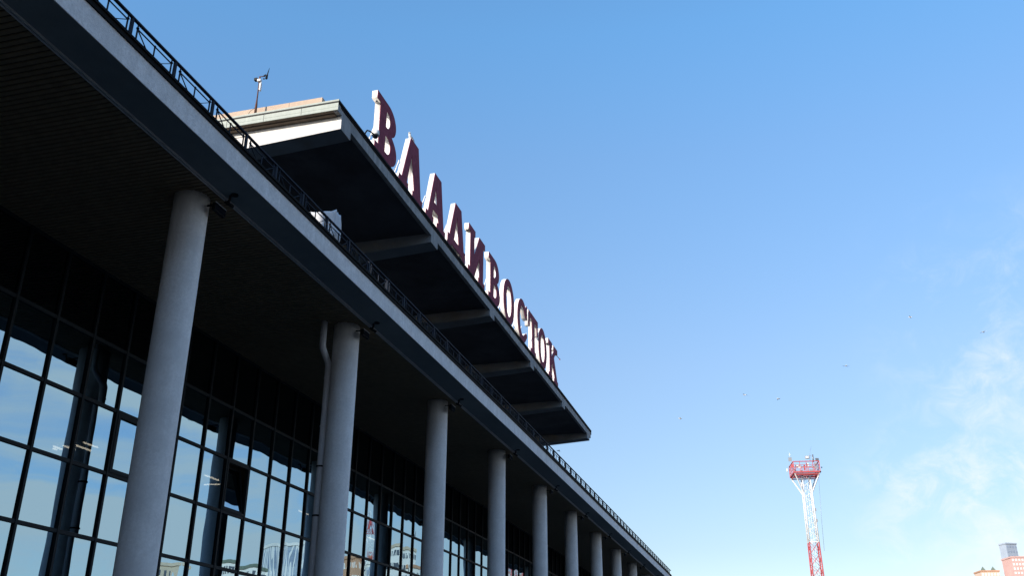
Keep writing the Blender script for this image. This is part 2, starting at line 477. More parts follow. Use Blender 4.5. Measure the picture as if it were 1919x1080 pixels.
# raised parapet on the roof
mb = MB(); mb.box(26.2, 68, 14.42, 14.72, 19.45, 20.26); mb.box(26.2, 26.5, 14.721, 21.5, 19.45, 20.26)
mb.build('parapet', M['beige'], B)
mb = MB()
for yy in (15.75, 17.1, 18.5): mb.box(26.197, 26.199, yy-.007, yy+.007, 19.46, 20.25)
mb.build('parapet_joint', surf('joint_mortar', (.22, .17, .14), .9), B)

# terrace railing ---------------------------------------------------
R = empty('terrace_railing', (40, YF, 12.02))
tag(R, 'dark blue steel railing with crossed bars running along the whole terrace edge', 'railing')
RZ0, RZ1 = 12.09, 12.69
YR = YF+.03
mb = MB(); mb.box(X0, X1, YR-.035, YR+.035, RZ1-.045, RZ1+.0); mb.build('handrail', M['rail'], R, bevel=.008)
mb = MB(); mb.box(X0, X1, YR-.012, YR+.012, RZ0-.02, RZ0+.01); mb.build('bottom_rail', M['rail'], R)
posts0 = 12.84
first_p = first_m = None
def panel(x):
    # bay between two posts: side bars with knobs, upper chord, V of diagonals and a centre bar
    mb = MB(); zt = 12.545; a, c_ = x+.19, x+1.5-.13; m_ = (a+c_)/2
    mb.bar((a, YR, RZ0), (a, YR, zt), .026); mb.bar((c_, YR, RZ0), (c_, YR, zt), .026)
    mb.bar((a, YR, zt-.02), (c_, YR, zt-.02), .022)
    mb.bar((a, YR, zt-.02), (m_, YR, RZ0+.01), .022, .014); mb.bar((c_, YR, zt-.02), (m_, YR, RZ0+.01), .022, .014)
    mb.bar((m_, YR, RZ0), (m_, YR, zt-.02), .024)
    mb.ball((a, YR, zt), .034, 8, 6); mb.ball((c_, YR, zt), .034, 8, 6); mb.ball((m_, YR, zt-.015), .028, 8, 6)
    mb.bar((a, YR, zt+.02), (a, YR, RZ1-.045), .02); mb.bar((c_, YR, zt+.02), (c_, YR, RZ1-.045), .02)
    return mb
k0 = -6; n_p = 0
for k in range(k0, 62):
    x = posts0 + 1.5*k
    if x > X1-.1: break
    if first_p is None:
        mb = MB(); mb.box(x-.035, x+.035, YR-.025, YR+.025, 12.02, RZ1-.046); first_p = mb.build('post', M['rail'], R, origin=(x, YR, 12.02)); px = x
        first_m = panel(x).build('panel', M['rail'], R, origin=(x, YR, 12.02))
    else:
        for src in (first_p, first_m):
            if src is first_m and x+1.5 > X1: continue
            o = src.copy(); COL.objects.link(o); o.parent = R; o.location = src.location + Vector((x-px, 0, 0))

# floodlights at the column heads and cameras on the trim -------------
def floodlight(x):
    t = empty('floodlight', (x, 12.72, 11.2))
    mb = MB(); mb.bar((x-.02, 12.79, 11.22), (x-.02, 12.52, 11.20), .035); mb.bar((x-.16, 12.52, 11.2), (x+.3, 12.52, 11.2), .02)
    mb.build('bracket', M['black'], t)
    mb = MB(); c = Vector((x+.1, 12.52, 11.13)); mb.box(c.x-.24, c.x+.24, c.y-.06, c.y+.02, c.z-.11, c.z+.09)
    for q in range(7): mb.box(c.x-.2+q*.06, c.x-.185+q*.06, c.y+.021, c.y+.06, c.z-.09, c.z+.07)
    o = mb.build('housing', M['black'], t)
    mb = MB(); mb.box(c.x-.22, c.x+.22, c.y-.068, c.y-.061, c.z-.09, c.z+.07); mb.build('lens', M['lens'], t)
    mb = MB(); mb.box(c.x-.245, c.x+.245, c.y-.075, c.y-.0605, c.z+.091, c.z+.104); mb.build('rim', M['pipe'], t)
    return t
def fixture(x):
    t = empty('security_camera', (x, 12.2, 11.3))
    mb = MB(); mb.tube([(x+.0, 12.08, ZC-.002), (x+.0, 12.08, ZC-.03)], .09, 20); mb.build('ceiling_plate', M['black'], t)
    mb = MB(); mb.tube([(x, 12.2, ZC-.03), (x, 12.2, ZC-.12), (x+.02, 12.26, ZC-.2)], .035, 10); mb.build('arm', M['black'], t)
    mb = MB(); mb.tube([(x-.04, 12.31, ZC-.18), (x+.12, 12.15, ZC-.27)], .042, 12); mb.build('body', M['black'], t)
    mb = MB(); mb.tube([(x+.12, 12.15, ZC-.27), (x+.125, 12.145, ZC-.273)], .045, 12); mb.build('lens', M['lens'], t)
    return t
ORD = ['nearest', 'second', 'third', 'fourth', 'fifth', 'sixth', 'seventh', 'eighth', 'ninth', 'tenth']
def tree_copy(src, dx):
    r = src.copy(); COL.objects.link(r); r.location = src.location + Vector((dx, 0, 0))
    for ch in src.children:
        c = ch.copy(); COL.objects.link(c); c.parent = r
        for g in ch.children:
            d = g.copy(); COL.objects.link(d); d.parent = c
    return r
f0 = floodlight(18); s0 = fixture(18.05)
for k in range(10):
    f = f0 if k == 0 else tree_copy(f0, 9*k)
    s = s0 if k == 0 else tree_copy(s0, 9*k)
    nm = ORD[k]
    tag(f, 'black floodlight bracketed to the head of the %s column from the left' % ('first' if k == 0 else nm), 'floodlight', 'floodlights at the column heads')
    tag(s, 'small dark ceiling camera at the soffit edge beside the %s column from the left' % ('first' if k == 0 else nm), 'camera', 'cameras along the soffit edge')

# interior lamps ------------------------------------------------------
LAMPS = [((30.25, 25.9), (31.3, 25.9)), ((30.3, 26.4), (31.0, 26.4)), ((30.3, 26.85), (30.8, 26.85)), ((30.1, 25.3), (30.9, 25.3)), ((30.6, 27.1), (30.8, 27.1)),
         ((36.43, 24), (37.55, 24)), ((38.2, 25.16), (38.3, 24.4)), ((45.3, 24), (46.4, 24)), ((54.3, 24), (55.4, 24))]
LDESC = ['bright strip lamp nearest the left column, seen through the glass as a long slanted line', 'second strip lamp line below the longest one behind the left glass',
         'short third strip lamp line behind the left glass', 'strip lamp above the others behind the left glass', 'shortest strip lamp line of the left cluster behind the glass',
         'slanted strip lamp behind the glass left of the tilted-open sash', 'nearly level strip lamp behind the glass left of the tilted-open sash',
         'strip lamp behind the glass of the third bay', 'strip lamp behind the glass of the fourth bay']
for (a, b_), ld in zip(LAMPS, LDESC):
    z = 9.06
    t = empty('ceiling_lamp', ((a[0]+b_[0])/2, (a[1]+b_[1])/2, z))
    tag(t, ld, 'lamp', 'strip lamps inside the hall')
    mb = MB(); mb.bar((a[0], a[1], z+.05), (b_[0], b_[1], z+.05), .1, .07); mb.build('housing', M['white'], t)
    mb = MB(); mb.bar((a[0], a[1], z-.01), (b_[0], b_[1], z-.01), .055, .05); mb.build('tube', M['lamp'], t)

# ------------------------------------------------------------------ roof letters
def arc(cx, cz, rx, rz, a0, a1, n=14):
    return [(cx+rx*cos(radians(a0+(a1-a0)*i/n)), cz+rz*sin(radians(a0+(a1-a0)*i/n))) for i in range(n+1)]
H = 2.68
S_ = .36    # serif height
def gV():   # В
    out = [(0,0),(1.15,0)] + arc(1.25,.72,.95,.72,-90,52) + [(1.62,1.40)] + arc(1.15,1.98,.86,.70,-40,90) + [(0,H),(0,H-S_),(.33,H-S_),(.33,S_),(0,S_)]
    up = [(.98,1.56),(1.08,1.56)] + arc(1.10,1.93,.30,.37,-90,90,10) + [(.98,2.30)]
    lo = [(.98,.40),(1.12,.40)] + arc(1.16,.78,.38,.38,-90,90,10) + [(.98,1.16)]
    return [out, up, lo]
def gL():   # Л
    return [[(0,0),(1.02,0),(1.02,.34),(.86,.34),(1.28,1.90),(1.72,.34),(1.56,.34),(1.56,0),(2.72,0),(2.72,.34),(2.52,.34),(2.02,H),(1.08,H),(.28,.34),(0,.34)]]
def gA():
    return [[(0,0),(.98,0),(.98,.34),(.80,.34),(.90,.74),(1.52,.74),(1.66,.34),(1.46,.34),(1.46,0),(2.60,0),(2.60,.34),(2.36,.34),(1.86,H),(.98,H),(.26,.34),(0,.34)],
            [(.99,1.16),(1.40,1.16),(1.20,2.0)]]
def gD():
    return [[(0,-.0),(.45,0),(.5,.22),(2.15,.22),(2.2,0),(2.66,0),(2.66,.62),(2.42,.62),(1.92,H),(1.02,H),(.26,.62),(0,.62)], [(.92,.62),(1.62,.62),(1.30,2.05)]]
def gI():
    return [[(0,0),(1.1,0),(1.1,.34),(.98,.34),(.98,.95),(1.82,2.34),(1.76,H-.34),(1.76,H),(2.84,H),(2.84,H-.34),(2.56,H-.34),(2.56,.34),(2.84,.34),(2.84,0),(1.74,0),(1.74,.34),(1.86,.34),(1.86,1.72),(1.02,.34+.02),
             (.98,.36),(.98,H-.34),(1.1,H-.34),(1.1,H),(0,H),(0,H-.34),(.28,H-.34),(.28,.34),(0,.34)]]
def gI():   # И as three clean strokes merged into one outline
    return [[(0,0),(1.08,0),(1.08,.34),(.94,.34),(.94,.62),(1.90,2.22),(1.90,H-.34),(1.74,H-.34),(1.74,H),(2.82,H),(2.82,H-.34),(2.56,H-.34),(2.56,.34),(2.82,.34),(2.82,0),(1.74,0),(1.74,.34),(1.90,.34),(1.90,1.34),
             (1.12,.06),(1.09,.05)][:19] + [(1.30,.36),(1.08,.36)][:0] + [(.94,-.0+1.34-.98)][:0]]
def gI():
    left = [(0,0),(1.0,0),(1.86,1.46),(1.86,.34),(1.72,.34),(1.72,0),(2.82,0),(2.82,.34),(2.54,.34),(2.54,H-.34),(2.82,H-.34),(2.82,H),(1.80,H),(.96,1.22),(.96,H-.34),(1.10,H-.34),(1.10,H),(0,H),(0,H-.34),(.28,H-.34),(.28,.34),(0,.34)]
    return [left]
def gO(w=2.3):
    return [arc(w/2,H/2,w/2,H/2+.04,0,360,40)[:-1], arc(w/2,H/2,w/2-.60,H/2-.40,0,360,32)[:-1]]
def gS():
    w = 2.3
    outer = arc(w/2+.06,H/2,w/2+.02,H/2+.04,62,330-20,30)
    inner = arc(w/2+.10,H/2,w/2-.50,H/2-.40,300,75,26)
    return [[(w+.06,H/2+.42),(w+.06,H-.05),(w-.16,H-.02),(w-.30,H-.24)] + outer[1:] + [(w+.02,.62),(w-.02,.78),(w-.26,.80)] + inner + [(w-.42,H/2+.42)]]
def gT():
    w = 2.42; m_ = w/2
    return [[(m_-.62,0),(m_+.62,0),(m_+.62,.34),(m_+.34,.34),(m_+.34,H-.38),(w-.34,H-.38),(w-.30,H-1.05),(w,H-1.05),(w,H),(0,H),(0,H-1.05),(.30,H-1.05),(.34,H-.38),(m_-.34,H-.38),(m_-.34,.34),(m_-.62,.34)]]
def gK():
    return [[(0,0),(1.12,0),(1.12,.34),(.96,.34),(.96,1.05),(1.16,1.30),(1.78,.34),(1.60,.34),(1.60,0),(2.78,0),(2.78,.34),(2.56,.34),(1.66,1.78),(2.22,H-.34),(2.52,H-.34),(2.72,H-.34),(2.72,H),(1.52,H),(1.52,H-.34),(1.66,H-.34),(.96,1.62),(.96,H-.34),(1.12,H-.34),(1.12,H),(0,H),(0,H-.34),(.30,H-.34),(.30,.34),(0,.34)]]
LET = [('В', gV(), 29.23, 2.2, 'letter В at the start of the sign, nearest the roof corner, beside the dome camera'),
       ('Л', gL(), 31.83, 2.7, 'letter Л of the sign, with a gull perched on its top'),
       ('А', gA(), 35.05, 2.6, 'letter А of the roof sign, third from the left, with a crossbar'),
       ('Д', gD(), 38.02, 2.66, 'letter Д of the roof sign, fourth from the left, closed at its foot'),
       ('И', gI(), 41.2, 2.82, 'letter И of the roof sign, with two stems and a rising diagonal'),
       ('В', gV(), 44.75, 2.2, 'letter В in the middle of the sign, between И and О'),
       ('О', gO(), 47.7, 2.3, 'letter О between В and С in the roof sign'),
       ('С', gS(), 50.7, 2.3, 'letter С of the roof sign, open on its right side'),
       ('Т', gT(), 53.4, 2.4, 'letter Т of the roof sign, with a wide top bar'),
       ('О', gO(), 55.95, 2.2, 'letter О between Т and К, second from the right end of the sign'),
       ('К', gK(), 58.75, 2.7, 'letter К at the far right end of the roof sign')]
LZ = 19.82; LY = 13.65; LD = .23
for ch, outl, lx, lw, lab in LET:
    t = empty('sign_letter', (lx+lw/2, LY+LD/2, LZ-.22))
    tag(t, 'maroon ' + lab, 'sign letter', 'letters of the roof sign')
    cu = bpy.data.curves.new('c', 'CURVE'); cu.dimensions = '2D'; cu.fill_mode = 'BOTH'; cu.extrude = LD/2
    for poly in outl:
        sp = cu.splines.new('POLY'); sp.points.add(len(poly)-1)
        for i, p in enumerate(poly): sp.points[i].co = (p[0], p[1], 0, 1)
        sp.use_cyclic_u = True
    co = bpy.data.objects.new('c', cu); COL.objects.link(co)
    dg = bpy.context.evaluated_depsgraph_get(); dg.update()
    me = bpy.data.meshes.new_from_object(co.evaluated_get(dg))
    bpy.data.objects.remove(co)
    me.materials.clear()
    bm = bmesh.new(); bm.from_mesh(me)
    bmesh.ops.remove_doubles(bm, verts=bm.verts, dist=.0005)
    bmesh.ops.recalc_face_normals(bm, faces=bm.faces)
    Mx = Matrix(((1,0,0,lx),(0,0,1,LY+LD/2),(0,1,0,LZ+EYE),(0,0,0,1)))
    base = worldloc(t)
    bm.transform(Mx); bm.transform(Matrix.Translation(-base))
    bmesh.ops.recalc_face_normals(bm, faces=bm.faces)
    bm2 = bm.copy()
    bmesh.ops.delete(bm, geom=[f for f in bm.faces if abs(f.normal.y) > .9 and f.calc_center_median().y < 0], context='FACES')
    bmesh.ops.delete(bm2, geom=[f for f in bm2.faces if not (abs(f.normal.y) > .9 and f.calc_center_median().y < 0)], context='FACES')
    # front plate: a thin sheet 25 mm thick, closing the channel letter
    ext = bmesh.ops.extrude_face_region(bm2, geom=list(bm2.faces))
    bmesh.ops.translate(bm2, vec=(0, -.025, 0), verts=[v for v in ext['geom'] if isinstance(v, bmesh.types.BMVert)])
    bmesh.ops.recalc_face_normals(bm2, faces=bm2.faces)
    for bmx, nm, mt in ((bm, 'side_wall', M['letter_side']), (bm2, 'front_plate', M['letter_face'])):
        m2 = bpy.data.meshes.new(nm); bmx.to_mesh(m2); bmx.free(); m2.materials.append(mt)
        o = bpy.data.objects.new(nm, m2); COL.objects.link(o); o.parent = t
    bpy.data.meshes.remove(me)
    # rods that hold the letter from behind
    for fx in (.18, .82):
        mb = MB(); x = lx+lw*fx
        mb.bar((x, LY+LD, LZ+1.25), (x, LY+.74, LZ-.34), .03); mb.bar((x, LY+LD-.02, LZ+.02), (x, LY+LD-.02, LZ-.22), .04)
        mb.build('strut', M['white'], t)
    mb = MB(); mb.bar((lx-.28, LY+.55, LZ-.2), (lx+.2, LY+LD, LZ+.75), .025); mb.build('brace', M['white'], t)

# small lamp rod on the К
t = empty('warning_lamp', (61.5, 13.78, 22.2)); tag(t, 'tiny lamp on a thin rod sticking out of the top of the letter К', 'lamp')
mb = MB(); mb.bar((61.45, 13.78, 22.3), (62.05, 13.6, 22.1), .03); mb.build('rod', M['black'], t)
mb = MB(); mb.ball((62.08, 13.59, 22.08), .05, 8, 6); mb.build('bulb', M['red'], t)

# dome camera on a bracket beside the first letter
t = empty('dome_camera', (28.25, 13.45, 19.6)); tag(t, 'white dome camera on a black arm at the roof edge beside the first letter', 'camera')
mb = MB(); mb.tube([(28.0, 13.5, 19.62), (28.05, 13.42, 19.82), (28.25, 13.40, 19.90), (28.62, 13.38, 19.98)], .028, 8); mb.build('arm', M['black'], t)
mb = MB(); mb.tube([(28.68, 13.36, 20.22), (28.68, 13.36, 20.17), (28.68, 13.36, 20.03), (28.68, 13.36, 19.96)], [.07, .13, .15, .14], 20); mb.build('housing', M['white'], t)
mb = MB(); mb.ball((28.68, 13.36, 19.95), .118, 18, 10); mb.build('dome', M['lens'], t)

# instrument mast behind the gable end
t = empty('instrument_mast', (25.85, 16.9, 19.62)); tag(t, 'thin rusty mast with camera, sensor arm and whip aerial on the roof end', 'mast')
mb = MB(); mb.tube([(25.85, 16.9, 19.58), (25.85, 16.9, 20.1), (25.85, 16.9, 20.4), (25.85, 16.9, 21.22)], [.05, .045, .026, .022], 10); mb.build('pole', M['rust'], t)
mb = MB(); mb.tube([(25.88, 16.84, 20.75), (25.88, 16.84, 21.2)], .02, 8); mb.box(25.83, 25.93, 16.82, 16.87, 20.8, 21.1); mb.build('cable_duct', M['white'], t)
mb = MB(); mb.box(25.79, 25.91, 16.98, 17.10, 21.24, 21.34); mb.build('camera_body', M['black'], t)
mb = MB(); mb.box(25.8, 25.92, 16.84, 16.97, 21.18, 21.27); mb.build('junction_box', M['white'], t)
mb = MB(); mb.tube([(25.85, 16.9, 21.2), (25.85, 16.9, 21.40)], .03, 8); mb.tube([(25.85, 16.92, 21.40), (25.85, 16.72, 21.385)], .018, 8); mb.build('sensor_arm', M['rust'], t)
mb = MB(); mb.tube([(25.85, 16.73, 21.39), (25.85, 16.66, 21.43), (25.85, 16.60, 21.30)], .035, 8); mb.ball((25.85, 16.62, 21.28), .05, 8, 6); mb.ball((25.85, 16.72, 21.27), .03, 8, 6); mb.build('wind_sensor', M['black'], t)
mb = MB(); mb.tube([(25.85, 16.60, 21.30), (25.85, 16.585, 21.50), (25.85, 16.54, 21.72)], [.028, .02, .006], 8); mb.build('aerial', M['black'], t)
# thin stay wire of the mast
mb = MB(); mb.tube([(25.83, 16.92, 20.0), (25.9, 17.15, 19.95), (25.9, 17.35, 19.6)], .008, 6); mb.build('wire', M['black'], t)

# tarpaulin-wrapped unit standing behind the railing
def wrapped():
    bm = bmesh.new(); bmesh.ops.create_cube(bm, size=1)
    bmesh.ops.subdivide_edges(bm, edges=bm.edges, cuts=9, use_grid_fill=True)
    for v in bm.verts:
        p = v.co.copy()
        s = 1 - .16*max(0, p.z+.1)          # slumps inward to the top
        q = Vector((p.x*.50*s, p.y*1.05*s, p.z*1.30))
        r = .05*noise.noise(Vector((p.x*4, p.y*4, p.z*2+3))) + .012*noise.noise(Vector((p.x*11, p.y*9, p.z*4)))
        q += p.normalized()*r*1.6
        if p.z > .45: q.z -= .10*abs(p.x) + .03*noise.noise(Vector((p.x*6, p.y*6, 0)))
        v.co = q
    me = bpy.data.meshes.new('tarpaulin')
    for f in bm.faces: f.smooth = True
    bm.to_mesh(me); bm.free(); me.materials.append(M['tarp'])
    return me
t = empty('wrapped_unit', (22.80, 12.15, 12.03)); tag(t, 'boxy rooftop unit wrapped in crumpled white tarpaulin behind the terrace railing', 'wrapped unit')
o = bpy.data.objects.new('tarpaulin', wrapped()); COL.objects.link(o); o.parent = t; o.location = (0, 0, .70); o.rotation_euler = (0, 0, radians(4))
mb = MB(); mb.tube([(22.52, 12.75, 12.66), (22.50, 12.2, 12.62), (22.53, 11.74, 12.66), (23.0, 11.70, 12.66)], .012, 6); mb.build('rope', M['black'], t)
mb = MB(); mb.box(22.62, 22.74, 11.68, 11.74, 12.88, 13.02); mb.build('vent_opening', M['black'], t)

# ------------------------------------------------------------------ gulls
def gull_mesh(flap):
    mb = MB()
    mb.tube([(-.30,0,0),(-.2,0,.0),(-.05,0,.0),(.12,0,.01),(.24,0,.04),(.30,0,.05)], [.02,.055,.085,.075,.05,.02], 10)
    mb.ball((.27,0,.055), .055, 10, 6)
    n = len(mb.v)
    return mb
def flying_gull(loc, yaw, flap, lab, sc=1.0):
    t = empty('gull', loc, yaw); tag(t, lab, 'bird', 'gulls in the sky')
    t.scale = (sc, sc, sc)
    def part(mb, nm, mt):
        me = mb.mesh(nm, mt, (0, 0, EYE)); o = bpy.data.objects.new(nm, me); COL.objects.link(o); o.parent = t
    part(gull_mesh(0), 'body', M['feather'])
    for s in (-1, 1):
        mb = MB()
        zs = [0.02, .16*flap, .05*flap-.02]
        pr = [(.12, 0.05*s, zs[0], .17), (.14, .32*s, zs[1], .15), (-.02, .66*s, zs[2], .02)]
        top = []
        for (x, y, z, w) in pr:
            top += [(x, y, z+.012), (x-w, y, z+.004), (x-w, y, z-.004), (x, y, z-.008)]
        n = len(mb.v); mb.v += top
        for i in range(2):
            for k in range(4):
                k2 = (k+1) % 4; mb.face([n+i*4+k, n+i*4+k2, n+i*4+4+k2, n+i*4+4+k], True)
        mb.face([n, n+1, n+2, n+3]); mb.face([n+8, n+9, n+10, n+11])
        part(mb, 'wing', M['gullgrey'])
    mb = MB(); mb.tube([(.31,0,.05),(.37,0,.035)], [.014,.004], 6); part(mb, 'beak', M['beak'])
GL = [((60, -9.40, 22.08), 1.3, 1, 'small white gull high in the open sky, uppermost of the flying birds'),
      ((60, -13.37, 20.68), 2.3, .6, 'tiny gull against the wispy cloud at the right edge of the sky'),
      ((60, -5.17, 19.25), .4, -.5, 'tiny gull gliding in the sky above and right of the red-topped mast'),
      ((60, 1.14, 17.85), .9, 1, 'tiny gull left of a neighbour, above and left of the red-topped mast'),
      ((60, -.89, 17.44), 2.0, -.6, 'tiny gull closest above the red-topped mast'),
      ((60, 5.30, 16.61), 1.7, .8, 'single faint gull in open sky between the roof tip and the mast'),
      ((60, 13.33, 15.04), 1.1, -.8, 'gull skimming just below the far tip of the upper roof')]
for l, yaw, fl, lab in GL: flying_gull(l, yaw, fl, lab, .36)
# perched gull
t = empty('gull', (33.2, 13.78, LZ+H)); tag(t, 'white gull perched on top of the letter Л', 'bird')
z = LZ+H
mb = MB(); mb.tube([(33.62,13.78,z+.10),(33.45,13.78,z+.15),(33.25,13.78,z+.19),(33.12,13.78,z+.26),(33.08,13.78,z+.34)], [.012,.06,.085,.065,.045], 12); mb.ball((33.07,13.78,z+.37), .055, 12, 8); mb.build('body', M['feather'], t)
for s in (-1, 1):
    mb = MB(); mb.tube([(33.2,13.78+s*.05,z+.22),(33.4,13.78+s*.06,z+.17),(33.66,13.78+s*.03,z+.12)], [.05,.045,.008], 8); mb.build('wing', M['gullgrey'], t)
    mb = MB(); mb.tube([(33.27,13.78+s*.03,z),(33.27,13.78+s*.03,z+.12)], .01, 6); mb.build('leg', M['beak'], t)
mb = MB(); mb.tube([(33.03,13.78,z+.37),(32.95,13.78,z+.35)], [.016,.004], 6); mb.build('beak', M['beak'], t)

# ------------------------------------------------------------------ lattice light mast
def light_mast(cx, cy, topz, wtop, wbase, rot, bands, plat, label, name='light_mast'):
    t = empty(name, (cx, cy, -EYE)); tag(t, label, 'mast')
    def P(i, z):   # corner position
        f = (topz - z)/(topz + EYE); w = wtop + (wbase-wtop)*f
        a = rot + pi/4 + i*pi/2
        return Vector((cx + w/sqrt(2)*cos(a), cy + w/sqrt(2)*sin(a), z))
    for z1, z0, mt, bm_ in bands:
        mb = MB(); step = 1.75; n = max(1, int(round((z1-z0)/step)))
        for i in range(4):
            mb.tube([P(i, z0), P(i, z1)], .09, 8)
        mb.build('mast_section', mt, t)
        mb = MB()
        for q in range(n):
            za = z0+(z1-z0)*q/n; zb = z0+(z1-z0)*(q+1)/n
            for i in range(4):
                j = (i+1) % 4
                if mt is M['red']:
                    mb.bar(P(i, za), P(j, zb), .05); mb.bar(P(j, za), P(i, zb), .05)
                else:
                    zm = (za+zb)/2
                    mb.bar(P(i, za), P(j, zm), .05); mb.bar(P(j, zm), P(i, zb), .05)
            if q == 0 or q == n-1 and False:
                for i in range(4): mb.bar(P(i, za+.03), P((i+1) % 4, za+.03), .09)
        mb.build('bracing', bm_, t)
    if not plat: return t
    s, zb, zt = plat
    def Q(i, z, k=1.0):
        a = rot + pi/4 + i*pi/2
        return Vector((cx + s*k/sqrt(2)*cos(a), cy + s*k/sqrt(2)*sin(a), z))
    # floor ring, rails, posts
    mb = MB()
    for i in range(4):
        mb.bar(Q(i, zb), Q((i+1) % 4, zb), .14, .22)
        mb.bar(Q(i, zb-.32, .92), Q((i+1) % 4, zb-.32, .92), .10, .14)
    for f in (.25, .5, .75):
        mb.bar(Q(0, zb-.1).lerp(Q(1, zb-.1), f), Q(3, zb-.1).lerp(Q(2, zb-.1), f), .10, .14)
    mb.build('platform_frame', M['red'], t)
    mb = MB()
    for q in range(9):
        f = .04 + .115*q
        if q == 4: continue
        mb.bar(Q(0, zb+.1, .96).lerp(Q(1, zb+.1, .96), f), Q(3, zb+.1, .96).lerp(Q(2, zb+.1, .96), f), .13, .03)
    mb.build('grating', M['greymetal'], t)
    mb = MB()
    for i in range(4):
        for f in (0, .25, .5, .75):
            p = Q(i, zb).lerp(Q((i+1) % 4, zb), f); mb.bar(p, p+Vector((0,0,zt-zb)), .085 if f else .12)
        for h, w in ((.36, .05), (.68, .05), (1.0, .11)):
            mb.bar(Q(i, zb+(zt-zb)*h), Q((i+1) % 4, zb+(zt-zb)*h), w)
    mb.build('guard_rail', M['red'], t)
    mb = MB()
    zm = topz-2.6
    for i in range(4): mb.bar(P(i, zm), Q(i, zb-.2, .94), .13)
    mb.build('bracket_strut', M['white'], t)
    # light fittings
    def fit(p, w, h, mt, nm, yaw=0.0):
        f = MB(); c = Vector(p); r = Vector((cos(yaw), sin(yaw), 0)); d = Vector((-sin(yaw), cos(yaw), 0)); u = Vector((0, 0, 1))
        f.hexa([c-r*w/2-d*.14-u*h*.4, c+r*w/2-d*.14-u*h*.4, c+r*w/2+d*.1-u*h/2, c-r*w/2+d*.1-u*h/2,
                c-r*w/2-d*.14+u*h*.5, c+r*w/2-d*.14+u*h*.5, c+r*w/2+d*.1+u*h/2, c-r*w/2+d*.1+u*h/2])
        o = f.build(nm, mt, t); return o
    vy = -1.0  # image right is -y
    V = lambda dy, dz, dx=-1.6: (cx+dx, cy-dy, dz)
    fit(V(-1.95, zt+.45), .50, .62, M['greymetal'], 'equipment_box', pi/2)
    fit(V(.55, zt+.62), .62, .48, M['greymetal'], 'lamp_head', pi/2)
    fit(V(.55, zt+.62, -1.75), .40, .28, M['white'], 'lamp_glass', pi/2)
    fit(V(1.95, zt+.25), .45, .35, M['greymetal'], 'lamp_head', pi/2+.5)
    fit(V(1.6, zt-.4), .36, .30, M['greymetal'], 'lamp_head', pi/2)
    fit(V(1.62, zt-.95), .42, .42, M['greymetal'], 'lamp_head', pi/2)
    fit(V(-1.0, zt-.55), .55, .30, M['greymetal'], 'lamp_head', pi/2-.4)
    fit(V(.45, zt-.5), .30, .50, M['white'], 'equipment_box', pi/2)
    fit(V(-.65, zt-.75), .45, .35, M['white'], 'equipment_box', pi/2)
    for dy, z_, w_, h_ in ((-1.75, -.55, .34, .5), (-1.5, -1.2, .3, .3), (.0, -.9, .22, .9), (.95, -1.35, .5, .3), (-.5, -1.45, .4, .25), (1.15, -.8, .3, .35)):
        fit(V(dy, zt+z_), w_, h_, M['red'] if abs(dy) < .2 or dy < -1.6 else M['greymetal'], 'equipment_box', pi/2)
    mb = MB(); mb.tube([V(1.38, zt-.1), V(1.38, zt+1.0)], .11, 10); mb.build('antenna', M['greymetal'], t)
    mb = MB(); mb.tube([V(-1.95, zt+.75), V(-1.95, zt+1.5)], .03, 6); mb.bar(V(-2.08, zt+1.2), V(-1.82, zt+1.2), .04); mb.build('lightning_rod', M['white'], t)
    mb = MB(); mb.tube([V(.9, zt), V(1.0, zt+1.2), V(1.35, zt+2.3)], [.03, .02, .012], 6); mb.bar(V(.75, zt+.85), V(1.15, zt+.85), .05); mb.build('whip_antenna', M['greymetal'], t)
    mb = MB(); mb.ball(V(-2.55, zt-1.15), .22, 12, 8, (.5, .5, 1.3)); mb.build('radome', M['white'], t)
    mb = MB(); mb.ball(V(2.45, zt-1.0), .1, 8, 6); mb.ball(V(2.2, zb-.05), .12, 8, 6); mb.build('warning_light', M['black'], t)
    mb = MB(); mb.tube([V(1.9, zb), V(1.55, 25, -.9), V(1.35, 20, -.8)], .02, 5); mb.build('cable', M['greymetal'], t)
    mb = MB()
    for z in (25.8, 24.2): mb.box(cx-.9, cx-.7, cy-.95, cy-.75, z, z+.4)
    mb.build('cable_box', M['greymetal'], t)
    # ladder inside the mast
    mb = MB(); mb.bar((cx+.2, cy-.15, -EYE), (cx+.2, cy-.15, zb), .04); mb.bar((cx+.2, cy+.2, -EYE), (cx+.2, cy+.2, zb), .04)
    for q in range(60): mb.bar((cx+.2, cy-.15, -1+.5*q), (cx+.2, cy+.2, -1+.5*q), .02)
    mb.build('ladder', M['white'], t)
    return t
light_mast(150, -4.82, 31.15, 1.13, 1.9, radians(9),
           [(31.15, 21.35, M['white'], M['white']), (21.35, 13.0, M['red'], M['red']), (13.0, 5.5, M['white'], M['white']), (5.5, -EYE, M['red'], M['red'])],
           (3.8, 31.45, 33.05), 'red and white lattice mast with a red caged platform on top beyond the building')

